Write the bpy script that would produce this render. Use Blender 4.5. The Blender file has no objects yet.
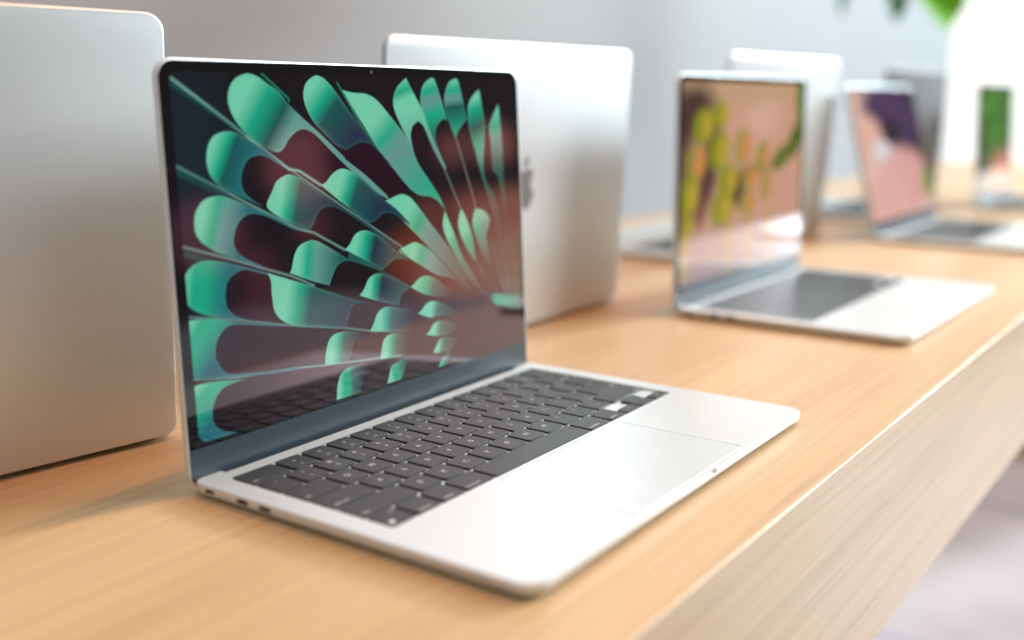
import bpy, bmesh, math, random
import numpy as np
from mathutils import Matrix, Vector
R = math.radians
TZ = 0.90            # height of the table top above the floor
MM = 0.001
scn = bpy.context.scene
col = scn.collection

# ------------------------------------------------------------------ camera, world, lights, exposure
def setup_camera():
    yaw, pitch, roll = 0.60632, -0.175297, 0.002964
    fw = Vector((math.cos(yaw)*math.cos(pitch), math.sin(yaw)*math.cos(pitch), math.sin(pitch)))
    r = fw.cross(Vector((0, 0, 1))).normalized(); u = r.cross(fw)
    r2 = r*math.cos(roll) + u*math.sin(roll); u2 = -r*math.sin(roll) + u*math.cos(roll)
    m = Matrix((r2, u2, -fw)).transposed().to_4x4()
    m.translation = Vector((-0.3321, -0.2217, 0.2008 + TZ))
    cam = bpy.data.cameras.new('camera'); o = bpy.data.objects.new('camera', cam); col.objects.link(o)
    o.matrix_world = m
    cam.sensor_width = 36.0; cam.sensor_fit = 'HORIZONTAL'
    cam.lens = 1073.1/1024*36.0
    cam.shift_x = -0.0049; cam.shift_y = -0.0333
    cam.clip_start = 0.02; cam.clip_end = 100
    cam.dof.use_dof = True
    cam.dof.focus_distance = 0.615
    cam.dof.aperture_fstop = 2.6
    scn.camera = o
setup_camera()
scn.view_settings.view_transform = 'Standard'
scn.view_settings.look = 'None'
scn.view_settings.exposure = -0.30
scn.view_settings.gamma = 1.0
scn.view_settings.use_curve_mapping = False

def setup_world():
    w = bpy.data.worlds.new('store_surroundings'); scn.world = w; w.use_nodes = True
    nt = w.node_tree; N = nt.nodes; L = nt.links; N.clear()
    out = N.new('ShaderNodeOutputWorld'); bg = N.new('ShaderNodeBackground'); L.new(bg.outputs[0], out.inputs[0])
    tc = N.new('ShaderNodeTexCoord'); sep = N.new('ShaderNodeSeparateXYZ'); L.new(tc.outputs['Generated'], sep.inputs[0])
    # bright ceiling / upper windows
    def ramp(sock, lo, hi):
        m = N.new('ShaderNodeMapRange'); m.interpolation_type = 'SMOOTHSTEP'
        m.inputs['From Min'].default_value = lo; m.inputs['From Max'].default_value = hi
        L.new(sock, m.inputs['Value']); return m.outputs[0]
    def mix(f, a, b):
        m = N.new('ShaderNodeMix'); m.data_type = 'RGBA'
        L.new(f, m.inputs[0])
        if isinstance(a, tuple): m.inputs[6].default_value = a
        else: L.new(a, m.inputs[6])
        m.inputs[7].default_value = b
        return m.outputs[2]
    # soft shop-coloured patches added for the screens to mirror: direction, angular radius, radiance
    base = N.new('ShaderNodeRGB'); base.outputs[0].default_value = (.12, .10, .10, 1); cur = base.outputs[0]
    for d, rad, c in MIRROR_PATCHES:
        dp = N.new('ShaderNodeVectorMath'); dp.operation = 'DOT_PRODUCT'; L.new(tc.outputs['Generated'], dp.inputs[0]); dp.inputs[1].default_value = d
        cur = mix(ramp(dp.outputs['Value'], math.cos(R(rad*1.15)), math.cos(R(rad*.55))), cur, (*c, 1))
    c1 = mix(ramp(sep.outputs['Z'], UPLO, UPHI), cur, UPCOL)
    c2 = mix(ramp(sep.outputs['Y'], -.02, .08), c1, (1.7, 1.68, 1.62, 1))      # white shop front beyond the end of the wall
    L.new(c2, bg.inputs['Color']); bg.inputs['Strength'].default_value = 1.0
MIRROR_PATCHES = [
((0.694, -0.720, 0.006), 2.1, (1.30, 0.51, 0.58)),
((0.624, -0.780, -0.048), 2, (0.86, 0.29, 0.42)),
((0.654, -0.752, -0.080), 1.6, (0.71, 0.26, 0.34)),
((0.661, -0.739, -0.129), 2.6, (0.64, 0.26, 0.37)),
((0.644, -0.746, -0.172), 2.4, (0.38, 0.14, 0.21)),
((0.694, -0.718, -0.049), 1.5, (1.02, 0.39, 0.39)),
((0.709, -0.695, -0.114), 1.1, (0.36, 0.12, 0.12)),
((0.757, -0.648, -0.086), 1.6, (1.30, 0.42, 0.19)),
((0.745, -0.646, -0.167), 1.9, (1.11, 0.29, 0.11)),
((0.769, -0.637, -0.045), 1.9, (2.10, 0.77, 0.54)),
((0.792, -0.608, -0.049), 2, (2.44, 1.00, 0.73)),
((0.775, -0.624, -0.100), 2.2, (2.10, 1.00, 0.77)),
((0.798, -0.591, -0.121), 2.6, (2.44, 1.39, 0.94)),
((0.814, -0.578, -0.063), 1.6, (2.10, 1.00, 0.66)),
((0.813, -0.574, -0.100), 2, (2.44, 1.57, 1.04)),
((0.785, -0.619, 0.012), 1.5, (2.10, 0.91, 0.77)),
((0.808, -0.589, 0.014), 1.2, (1.79, 0.82, 0.66)),
((0.738, -0.675, 0.012), 2.6, (0.23, 0.06, 0.12)),
((0.786, -0.587, -0.196), 4.2, (2.17, 1.63, 1.79)),
((0.753, -0.620, -0.219), 3, (1.79, 1.22, 1.48)),
((0.719, -0.657, -0.227), 3, (1.40, 0.87, 1.19)),
((0.677, -0.699, -0.229), 3, (0.71, 0.48, 0.73)),
((0.632, -0.741, -0.226), 2.5, (0.64, 0.51, 0.86)),
((0.647, -0.762, -0.015), 1.4, (0.02, 0.16, 0.03)),
]
UPLO, UPHI, UPCOL = .09, .42, (.35, .38, .41, 1)
setup_world()

def area(name, loc, target, size, power, color, shape='SQUARE', sy=None):
    l = bpy.data.lights.new(name, 'AREA'); l.energy = power; l.color = color; l.size = size
    if sy: l.shape = 'RECTANGLE'; l.size_y = sy
    o = bpy.data.objects.new(name, l); col.objects.link(o)
    o.location = loc
    d = Vector(target) - Vector(loc); o.rotation_euler = d.to_track_quat('-Z', 'Y').to_euler()
    return o
# low cool daylight through the shop window at the far end, warm lamp high above the table
area('daylight_from_window', (10.96, -3.12, 3.58+TZ), (0, .215, TZ), 1.4, 1850, (.80, .94, 1.0))
area('added_cool_fill', (3.1, -1.9, 1.9+TZ), (1.7, .15, TZ), 1.5, 125, (.93, 1.0, 1.0))  # added cool fill, placed to brighten the right part of the table
area('warm_ceiling_lamp', (.70+.03, .04, 2.2+TZ), (.0, .215, TZ), .16, 23, (1.0, .40, .07))

# ------------------------------------------------------------------ helpers
def new_mat(name):
    m = bpy.data.materials.new(name); m.use_nodes = True
    return m, m.node_tree.nodes, m.node_tree.links, m.node_tree.nodes['Principled BSDF']
def simple(name, colr, rough=.5, metal=0, spec=.5, noise=0, nscale=40):
    m, N, L, b = new_mat(name)
    b.inputs['Roughness'].default_value = rough; b.inputs['Metallic'].default_value = metal
    b.inputs['Specular IOR Level'].default_value = spec
    tc = N.new('ShaderNodeTexCoord'); no = N.new('ShaderNodeTexNoise'); no.inputs['Scale'].default_value = nscale
    L.new(tc.outputs['Object'], no.inputs['Vector'])
    cr = N.new('ShaderNodeValToRGB'); L.new(no.outputs[0], cr.inputs[0])
    k = 1-noise
    cr.color_ramp.elements[0].color = (colr[0]*k, colr[1]*k, colr[2]*k, 1)
    cr.color_ramp.elements[1].color = (*colr, 1)
    cr.color_ramp.elements[0].position = .3; cr.color_ramp.elements[1].position = .7
    L.new(cr.outputs[0], b.inputs['Base Color'])
    return m
def aluminium(name, colr, rough=.36):
    m, N, L, b = new_mat(name)
    b.inputs['Base Color'].default_value = (*colr, 1)
    b.inputs['Metallic'].default_value = .6; b.inputs['Roughness'].default_value = rough
    tc = N.new('ShaderNodeTexCoord'); no = N.new('ShaderNodeTexNoise'); no.inputs['Scale'].default_value = 2500
    L.new(tc.outputs['Object'], no.inputs['Vector'])
    bp = N.new('ShaderNodeBump'); bp.inputs['Strength'].default_value = .04; bp.inputs['Distance'].default_value = .0002
    L.new(no.outputs[0], bp.inputs['Height']); L.new(bp.outputs[0], b.inputs['Normal'])
    return m
def wood(name):
    m, N, L, b = new_mat(name)
    tc = N.new('ShaderNodeTexCoord')
    def noise(scale, vec, detail=3, rough=.55):
        mp = N.new('ShaderNodeMapping'); mp.inputs['Scale'].default_value = vec; L.new(tc.outputs['Object'], mp.inputs[0])
        n = N.new('ShaderNodeTexNoise'); n.inputs['Scale'].default_value = scale; n.inputs['Detail'].default_value = detail
        n.inputs['Roughness'].default_value = rough; L.new(mp.outputs[0], n.inputs['Vector']); return n.outputs[0]
    broad = noise(9, (.18, 1.5, 1.5)); fine = noise(60, (.035, 3.0, 3.0), 4, .65); pores = noise(160, (.05, 4, 4), 2)
    cr = N.new('ShaderNodeValToRGB'); L.new(broad, cr.inputs[0])
    cr.color_ramp.elements[0].position = .3; cr.color_ramp.elements[0].color = (.60, .39, .205, 1)
    cr.color_ramp.elements[1].position = .7; cr.color_ramp.elements[1].color = (.72, .495, .285, 1)
    c2 = N.new('ShaderNodeValToRGB'); L.new(fine, c2.inputs[0])
    c2.color_ramp.elements[0].position = .32; c2.color_ramp.elements[0].color = (.87, .85, .82, 1)
    c2.color_ramp.elements[1].position = .62; c2.color_ramp.elements[1].color = (1.06, 1.06, 1.06, 1)
    mx = N.new('ShaderNodeMix'); mx.data_type = 'RGBA'; mx.blend_type = 'MULTIPLY'; mx.inputs[0].default_value = 1
    L.new(cr.outputs[0], mx.inputs[6]); L.new(c2.outputs[0], mx.inputs[7])
    c3 = N.new('ShaderNodeValToRGB'); L.new(pores, c3.inputs[0])
    c3.color_ramp.elements[0].position = .30; c3.color_ramp.elements[0].color = (.82, .80, .77, 1)
    c3.color_ramp.elements[1].position = .42; c3.color_ramp.elements[1].color = (1, 1, 1, 1)
    m2 = N.new('ShaderNodeMix'); m2.data_type = 'RGBA'; m2.blend_type = 'MULTIPLY'; m2.inputs[0].default_value = .8
    L.new(mx.outputs[2], m2.inputs[6]); L.new(c3.outputs[0], m2.inputs[7])
    L.new(m2.outputs[2], b.inputs['Base Color'])
    b.inputs['Roughness'].default_value = .42; b.inputs['Specular IOR Level'].default_value = .5
    bp = N.new('ShaderNodeBump'); bp.inputs['Strength'].default_value = .12; bp.inputs['Distance'].default_value = .0006
    L.new(fine, bp.inputs['Height']); L.new(bp.outputs[0], b.inputs['Normal'])
    return m
def screen_mat(name, strength):
    m, N, L, b = new_mat(name)
    at = N.new('ShaderNodeAttribute'); at.attribute_name = 'picture'
    b.inputs['Base Color'].default_value = (.004, .004, .005, 1)
    b.inputs['Roughness'].default_value = .03; b.inputs['IOR'].default_value = 1.85; b.inputs['Specular Tint'].default_value = (1.0, .66, .74, 1)   # mauve anti-glare coating
    L.new(at.outputs['Color'], b.inputs['Emission Color']); b.inputs['Emission Strength'].default_value = strength
    return m

SILVER = aluminium('silver_aluminium', (.76, .80, .815), .42)
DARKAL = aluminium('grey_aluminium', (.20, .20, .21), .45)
KEY = simple('black_keycap', (.027, .026, .028), .42, noise=.1)
LEGEND = simple('grey_key_print', (.8, .8, .8), .6)
BLACKGLASS = simple('black_bezel_glass', (.004, .004, .005), .04, spec=.85)
BLACK = simple('black_plastic', (.012, .012, .014), .5)
CHIN = simple('slate_blue_chin', (.035, .052, .07), .36)
PORT = simple('port_cavity', (.01, .01, .01), .7)
LENSM = simple('camera_lens_glass', (.10, .11, .16), .15)
POLISHED = aluminium('polished_emblem_metal', (.26, .26, .26), .4)
TRACK = aluminium('trackpad_surface', (.74, .785, .80), .42)
OAK = wood('light_oak_veneer')
DISP = screen_mat('lit_display', 1.15)

def link(name, me, mat, parent=None):
    o = bpy.data.objects.new(name, me); col.objects.link(o)
    if mat is not None:
        for mm in (mat if isinstance(mat, (list, tuple)) else [mat]): me.materials.append(mm)
    if parent is not None: o.parent = parent
    return o
def from_bm(name, bm, mat, parent=None, smooth=False, angle=35):
    me = bpy.data.meshes.new(name)
    bmesh.ops.recalc_face_normals(bm, faces=bm.faces)
    if smooth:
        for f in bm.faces: f.smooth = True
        for e in bm.edges:
            if len(e.link_faces) == 2 and e.calc_face_angle(0) > R(angle): e.smooth = False
    bm.to_mesh(me); bm.free()
    return link(name, me, mat, parent)
def empty(name, label, cat, loc, rz=0, group=None, scale=1):
    o = bpy.data.objects.new(name, None); col.objects.link(o); o.location = loc; o.rotation_euler = (0, 0, rz)
    o.scale = (scale,)*3; o.empty_display_size = .05
    o['label'] = label; o['category'] = cat
    if group: o['group'] = group
    return o
def rrect(x0, y0, x1, y1, r, inset=0, n=7):
    """rounded rectangle outline; r may be (bl, br, tr, tl)"""
    rs = r if isinstance(r, tuple) else (r,)*4
    x0 += inset; y0 += inset; x1 -= inset; y1 -= inset
    pts = []
    for (cx, cy, sx, sy, a0), rr in zip(((x0, y0, 1, 1, 180), (x1, y0, -1, 1, 270), (x1, y1, -1, -1, 0), (x0, y1, 1, -1, 90)), rs):
        rr = max(rr-inset, .00005)
        for k in range(n+1):
            a = R(a0+90*k/n)
            pts.append((cx+sx*rr+rr*math.cos(a), cy+sy*rr+rr*math.sin(a)))
    return pts
def loft(bm, loops, cap0=True, cap1=True):
    vs = [[bm.verts.new(p) for p in lp] for lp in loops]
    n = len(vs[0])
    for a, b in zip(vs, vs[1:]):
        for i in range(n): bm.faces.new((a[i], a[(i+1) % n], b[(i+1) % n], b[i]))
    if cap0: bm.faces.new(vs[0][::-1])
    if cap1: bm.faces.new(vs[-1])
    return vs
def slab(bm, x0, y0, x1, y1, r, prof, n=7):
    """prof: list of (inset, z)"""
    loft(bm, [[(px, py, z) for px, py in rrect(x0, y0, x1, y1, r, i, n)] for i, z in prof])
def boxbm(bm, x0, y0, z0, x1, y1, z1):
    g = bmesh.ops.create_cube(bm, size=1)
    bmesh.ops.scale(bm, vec=(x1-x0, y1-y0, z1-z0), verts=g['verts'])
    bmesh.ops.translate(bm, vec=((x0+x1)/2, (y0+y1)/2, (z0+z1)/2), verts=g['verts'])
    return g['verts']
def cyl(bm, p0, p1, r0, r1=None, n=24):
    if r1 is None: r1 = r0
    p0 = Vector(p0); p1 = Vector(p1); d = (p1-p0).normalized()
    a = d.orthogonal().normalized(); b = d.cross(a)
    loft(bm, [[p+(a*math.cos(2*math.pi*k/n)+b*math.sin(2*math.pi*k/n))*rr for k in range(n)] for p, rr in ((p0, r0), (p1, r1))])
def cut(o, cutters):
    """subtract closed meshes from o and bake the result"""
    for bm in cutters:
        me = bpy.data.meshes.new('c'); bmesh.ops.recalc_face_normals(bm, faces=bm.faces); bm.to_mesh(me); bm.free()
        c = bpy.data.objects.new('c', me); col.objects.link(c)
        md = o.modifiers.new('b', 'BOOLEAN'); md.operation = 'DIFFERENCE'; md.solver = 'EXACT'; md.object = c
        dg = bpy.context.evaluated_depsgraph_get(); dg.update()
        new = bpy.data.meshes.new_from_object(o.evaluated_get(dg), depsgraph=dg)
        o.modifiers.remove(md); o.data = new
        bpy.data.objects.remove(c)
    return o
def structure(o): o['kind'] = 'structure'; return o

# ------------------------------------------------------------------ display wallpaper and painted screen reflections (drawn into colour attributes)
PETALS=[
([(0.872,0.202),(0.896,0.211),(0.946,0.193),(1.006,0.184),(1.008,0.153),(0.993,0.140),(0.916,0.161),(0.888,0.177)],(0.881,0.190),(1.005,0.161),'0b .2g .6g 1d'),
([(0.939,0.908),(0.915,0.865),(0.899,0.822),(0.904,0.759),(0.907,0.670),(0.927,0.642),(0.950,0.479),(0.962,0.411),(0.958,0.510),(0.949,0.653),(0.949,0.756),(0.945,0.833)],(0.929,0.883),(0.956,0.445),'0m .2g .35a .7x 1z'),
([(0.865,0.961),(0.836,0.933),(0.820,0.897),(0.822,0.824),(0.842,0.738),(0.859,0.661),(0.876,0.597),(0.901,0.505),(0.924,0.372),(0.934,0.448),(0.910,0.574),(0.884,0.615),(0.871,0.672),(0.876,0.760),(0.882,0.822),(0.875,0.890)],(0.829,0.921),(0.924,0.385),'0m .1g .3d .5g .6a .8x 1z'),
([(0.774,0.996),(0.752,0.981),(0.736,0.939),(0.736,0.898),(0.755,0.827),(0.769,0.790),(0.779,0.814),(0.807,0.849),(0.813,0.855),(0.803,0.915),(0.787,0.990)],(0.762,0.998),(0.772,0.790),'0m .35g .5a .6a .8d 1g'),
([(0.689,0.996),(0.664,0.974),(0.652,0.933),(0.655,0.893),(0.675,0.818),(0.707,0.734),(0.730,0.685),(0.714,0.734),(0.698,0.788),(0.703,0.835),(0.731,0.860),(0.743,0.851),(0.722,0.928),(0.702,0.994)],(0.677,0.997),(0.713,0.710),'0m .25g .4a .5a .7g 1z'),
([(0.607,0.995),(0.579,0.967),(0.564,0.933),(0.564,0.895),(0.584,0.839),(0.620,0.757),(0.613,0.803),(0.621,0.837),(0.641,0.854),(0.658,0.836),(0.690,0.753),(0.724,0.686),(0.730,0.691),(0.681,0.812),(0.655,0.893),(0.628,0.950)],(0.585,0.989),(0.630,0.740),'0m .25g .45m .7m 1a'),
([(0.834,0.542),(0.819,0.497),(0.821,0.466),(0.841,0.400),(0.866,0.331),(0.893,0.300),(0.869,0.407),(0.845,0.500)],(0.819,0.510),(0.886,0.314),'0m .4g 1z'),
([(0.840,0.535),(0.867,0.522),(0.886,0.488),(0.870,0.426),(0.887,0.327),(0.856,0.429),(0.842,0.506)],(0.860,0.529),(0.873,0.330),'0m .4a 1z'),
([(0.778,0.543),(0.767,0.511),(0.765,0.474),(0.782,0.422),(0.813,0.360),(0.851,0.308),(0.863,0.259),(0.826,0.350),(0.816,0.435),(0.793,0.513)],(0.767,0.517),(0.851,0.287),'0m .35m .7g 1y'),
([(0.718,0.542),(0.708,0.495),(0.720,0.445),(0.760,0.358),(0.796,0.280),(0.842,0.241),(0.811,0.308),(0.774,0.374),(0.746,0.465)],(0.711,0.525),(0.823,0.274),'0m .4m .6g 1y'),
([(0.412,0.954),(0.442,0.946),(0.482,0.942),(0.512,0.923),(0.542,0.884),(0.608,0.787),(0.632,0.716),(0.668,0.654),(0.701,0.595),(0.721,0.541),(0.700,0.574),(0.671,0.597),(0.630,0.608),(0.597,0.638),(0.550,0.705),(0.520,0.747),(0.472,0.837),(0.435,0.907)],(0.508,0.936),(0.665,0.599),'0m .25m .5g .7a .85a 1g'),
([(0.579,0.616),(0.557,0.614),(0.534,0.605),(0.518,0.602),(0.549,0.564),(0.586,0.513),(0.640,0.446),(0.698,0.370),(0.727,0.334),(0.801,0.238),(0.760,0.352),(0.713,0.434),(0.656,0.521),(0.607,0.597)],(0.545,0.599),(0.783,0.270),'0m .3m .5g .65a 1y'),
([(0.554,0.435),(0.582,0.445),(0.611,0.451),(0.645,0.428),(0.668,0.404),(0.715,0.343),(0.795,0.242),(0.732,0.303),(0.683,0.323),(0.625,0.370),(0.559,0.426)],(0.560,0.443),(0.757,0.282),'0m .35m .55g .8a 1y'),
([(0.641,0.330),(0.617,0.327),(0.599,0.311),(0.587,0.304),(0.621,0.276),(0.662,0.255),(0.692,0.247),(0.755,0.233),(0.712,0.277),(0.671,0.316)],(0.605,0.321),(0.736,0.243),'0m .5g .8x 1z'),
([(0.658,0.239),(0.637,0.234),(0.618,0.214),(0.606,0.209),(0.647,0.183),(0.671,0.183),(0.772,0.163),(0.722,0.200),(0.685,0.228)],(0.625,0.233),(0.752,0.171),'0m .4m .7x 1z'),
([(0.679,0.164),(0.657,0.156),(0.641,0.133),(0.629,0.129),(0.674,0.111),(0.711,0.107),(0.763,0.124),(0.719,0.149)],(0.645,0.156),(0.750,0.115),'0m .3m .6x 1z'),
([(0.686,0.101),(0.670,0.088),(0.653,0.056),(0.702,0.047),(0.708,0.039),(0.749,0.084)],(0.657,0.086),(0.748,0.053),'0m .3m .6x 1z'),
([(0.170,0.997),(0.140,0.980),(0.124,0.943),(0.125,0.901),(0.144,0.853),(0.178,0.811),(0.209,0.785),(0.234,0.775),(0.250,0.790),(0.257,0.805),(0.280,0.831),(0.303,0.839),(0.330,0.822),(0.369,0.773),(0.420,0.711),(0.434,0.696),(0.493,0.633),(0.534,0.603),(0.524,0.621),(0.464,0.690),(0.409,0.743),(0.407,0.749),(0.339,0.829),(0.296,0.876),(0.267,0.911),(0.243,0.948),(0.220,0.967),(0.196,0.988)],(0.143,0.976),(0.263,0.834),'0m .35m .75g 1.3d 1a'),
([(0.341,0.996),(0.315,0.974),(0.306,0.943),(0.309,0.908),(0.327,0.862),(0.362,0.815),(0.389,0.785),(0.413,0.772),(0.433,0.782),(0.459,0.792),(0.490,0.782),(0.540,0.718),(0.550,0.709),(0.490,0.793),(0.438,0.875),(0.393,0.949),(0.366,0.985)],(0.320,0.979),(0.434,0.796),'0m .15m .5g .8d 1n'),
([(0.112,0.840),(0.084,0.828),(0.069,0.796),(0.065,0.759),(0.065,0.759),(0.070,0.726),(0.087,0.696),(0.113,0.674),(0.155,0.646),(0.191,0.621),(0.183,0.628),(0.156,0.653),(0.141,0.681),(0.141,0.719),(0.153,0.752),(0.166,0.765),(0.188,0.769),(0.208,0.761),(0.256,0.720),(0.209,0.775),(0.170,0.809),(0.135,0.835)],(0.073,0.819),(0.161,0.742),'0m .2m .6g .9d 1b'),
([(0.078,0.667),(0.051,0.658),(0.033,0.628),(0.028,0.587),(0.037,0.553),(0.065,0.520),(0.099,0.497),(0.129,0.479),(0.181,0.449),(0.165,0.463),(0.126,0.495),(0.112,0.526),(0.116,0.564),(0.132,0.595),(0.157,0.608),(0.190,0.597),(0.239,0.562),(0.269,0.540),(0.248,0.561),(0.206,0.595),(0.166,0.620),(0.127,0.647),(0.101,0.662)],(0.038,0.632),(0.139,0.570),'0m .2m .6g .9a 1b'),
([(0.052,0.495),(0.022,0.491),(0.001,0.466),(-0.007,0.426),(-0.002,0.392),(0.018,0.363),(0.054,0.340),(0.108,0.319),(0.156,0.297),(0.108,0.325),(0.097,0.336),(0.085,0.361),(0.084,0.400),(0.093,0.432),(0.116,0.451),(0.136,0.453),(0.193,0.423),(0.193,0.429),(0.133,0.462),(0.090,0.483)],(-0.005,0.434),(0.091,0.403),'0m .35g .7g 1b'),
([(0.185,0.434),(0.192,0.410),(0.192,0.370),(0.195,0.324),(0.207,0.295),(0.228,0.274),(0.249,0.263),(0.294,0.248),(0.346,0.231),(0.380,0.220),(0.391,0.247),(0.403,0.282),(0.418,0.288),(0.444,0.284),(0.496,0.259),(0.444,0.286),(0.394,0.312),(0.301,0.368),(0.213,0.418)],(0.189,0.361),(0.407,0.259),'0m .3m .5g .75d 1n'),
([(-0.007,0.342),(0.017,0.342),(0.062,0.331),(0.107,0.311),(0.189,0.282),(0.256,0.258),(0.189,0.278),(0.107,0.304),(0.083,0.305),(0.063,0.284),(0.053,0.253),(0.051,0.220),(0.053,0.219),(0.065,0.188),(0.083,0.170),(0.119,0.161),(0.181,0.147),(0.249,0.136),(0.249,0.130),(0.181,0.139),(0.099,0.157),(0.041,0.170),(-0.007,0.183),(-0.009,0.224),(-0.009,0.266)],(-0.002,0.331),(0.060,0.237),'0m .4g .8g 1b'),
([(-0.007,0.162),(0.021,0.164),(0.059,0.158),(0.122,0.142),(0.090,0.143),(0.058,0.134),(0.038,0.097),(0.034,0.064),(0.040,0.037),(0.058,0.015),(0.093,-0.001),(0.042,-0.000),(-0.008,-0.001),(-0.009,0.076)],(-0.002,0.155),(0.041,0.057),'0m .45g .8g 1b'),
([(0.252,0.710),(0.225,0.695),(0.210,0.664),(0.195,0.624),(0.223,0.590),(0.257,0.565),(0.296,0.540),(0.308,0.552),(0.327,0.591),(0.351,0.604),(0.384,0.592),(0.446,0.540),(0.507,0.480),(0.559,0.431),(0.590,0.398),(0.559,0.437),(0.457,0.541),(0.380,0.605),(0.339,0.644),(0.295,0.688),(0.269,0.705)],(0.219,0.668),(0.346,0.607),'0m .2m .45g .75d 1n'),
([(0.395,0.715),(0.370,0.701),(0.350,0.677),(0.336,0.671),(0.385,0.618),(0.433,0.569),(0.467,0.538),(0.488,0.542),(0.505,0.556),(0.532,0.561),(0.564,0.539),(0.595,0.509),(0.595,0.518),(0.555,0.569),(0.513,0.611),(0.454,0.680),(0.424,0.705)],(0.365,0.684),(0.500,0.571),'0m .3m .55g .8d 1n'),
([(0.299,0.509),(0.271,0.499),(0.256,0.475),(0.245,0.431),(0.240,0.423),(0.301,0.384),(0.343,0.363),(0.354,0.392),(0.370,0.420),(0.395,0.429),(0.425,0.418),(0.501,0.372),(0.586,0.314),(0.501,0.375),(0.451,0.418),(0.402,0.452),(0.401,0.433),(0.344,0.483),(0.317,0.504)],(0.252,0.471),(0.380,0.426),'0m .2m .5g .8a 1d'),
([(0.450,0.516),(0.424,0.507),(0.408,0.480),(0.392,0.464),(0.436,0.431),(0.481,0.395),(0.461,0.411),(0.502,0.378),(0.524,0.396),(0.552,0.407),(0.589,0.392),(0.576,0.426),(0.589,0.391),(0.548,0.433),(0.507,0.480),(0.476,0.505)],(0.408,0.491),(0.553,0.415),'0m .2m .5g .8n 1d'),
([(0.485,0.371),(0.458,0.361),(0.441,0.329),(0.427,0.312),(0.476,0.284),(0.545,0.250),(0.558,0.285),(0.585,0.299),(0.585,0.307),(0.555,0.332),(0.512,0.361)],(0.442,0.345),(0.558,0.296),'0m .25m .45g .75n 1d'),
([(0.507,0.256),(0.479,0.244),(0.464,0.211),(0.452,0.190),(0.513,0.170),(0.578,0.152),(0.599,0.180),(0.607,0.214),(0.582,0.229),(0.539,0.246)],(0.467,0.227),(0.594,0.194),'0m .25m .5g .7x 1z'),
([(0.389,0.208),(0.349,0.209),(0.329,0.188),(0.318,0.137),(0.317,0.121),(0.384,0.108),(0.396,0.144),(0.407,0.174),(0.416,0.151),(0.428,0.181),(0.450,0.187)],(0.324,0.178),(0.421,0.138),'0m .3m .6g .8x 1z'),
([(0.513,0.163),(0.490,0.146),(0.478,0.087),(0.478,0.089),(0.543,0.079),(0.575,0.075),(0.571,0.081),(0.574,0.140),(0.546,0.155)],(0.484,0.131),(0.572,0.105),'0m .3m .6g .85x 1z'),
([(0.388,0.093),(0.362,0.082),(0.348,0.048),(0.343,0.000),(0.378,-0.001),(0.409,-0.001),(0.421,0.029),(0.439,0.074),(0.487,0.079),(0.434,0.092)],(0.348,0.048),(0.432,0.042),'0m .12m .4g .7g .9x 1z'),
([(0.536,0.063),(0.513,0.056),(0.504,0.030),(0.495,-0.001),(0.539,0.004),(0.551,0.024),(0.570,0.054),(0.653,0.058),(0.594,0.067),(0.542,0.067)],(0.501,0.031),(0.570,0.048),'0m .2m .4g .7g 1z'),
([(0.702,0.040),(0.682,0.024),(0.669,-0.002),(0.694,-0.004),(0.707,0.017),(0.715,0.033)],(0.676,0.026),(0.710,0.009),'0m .5g 1z'),
]
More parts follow.
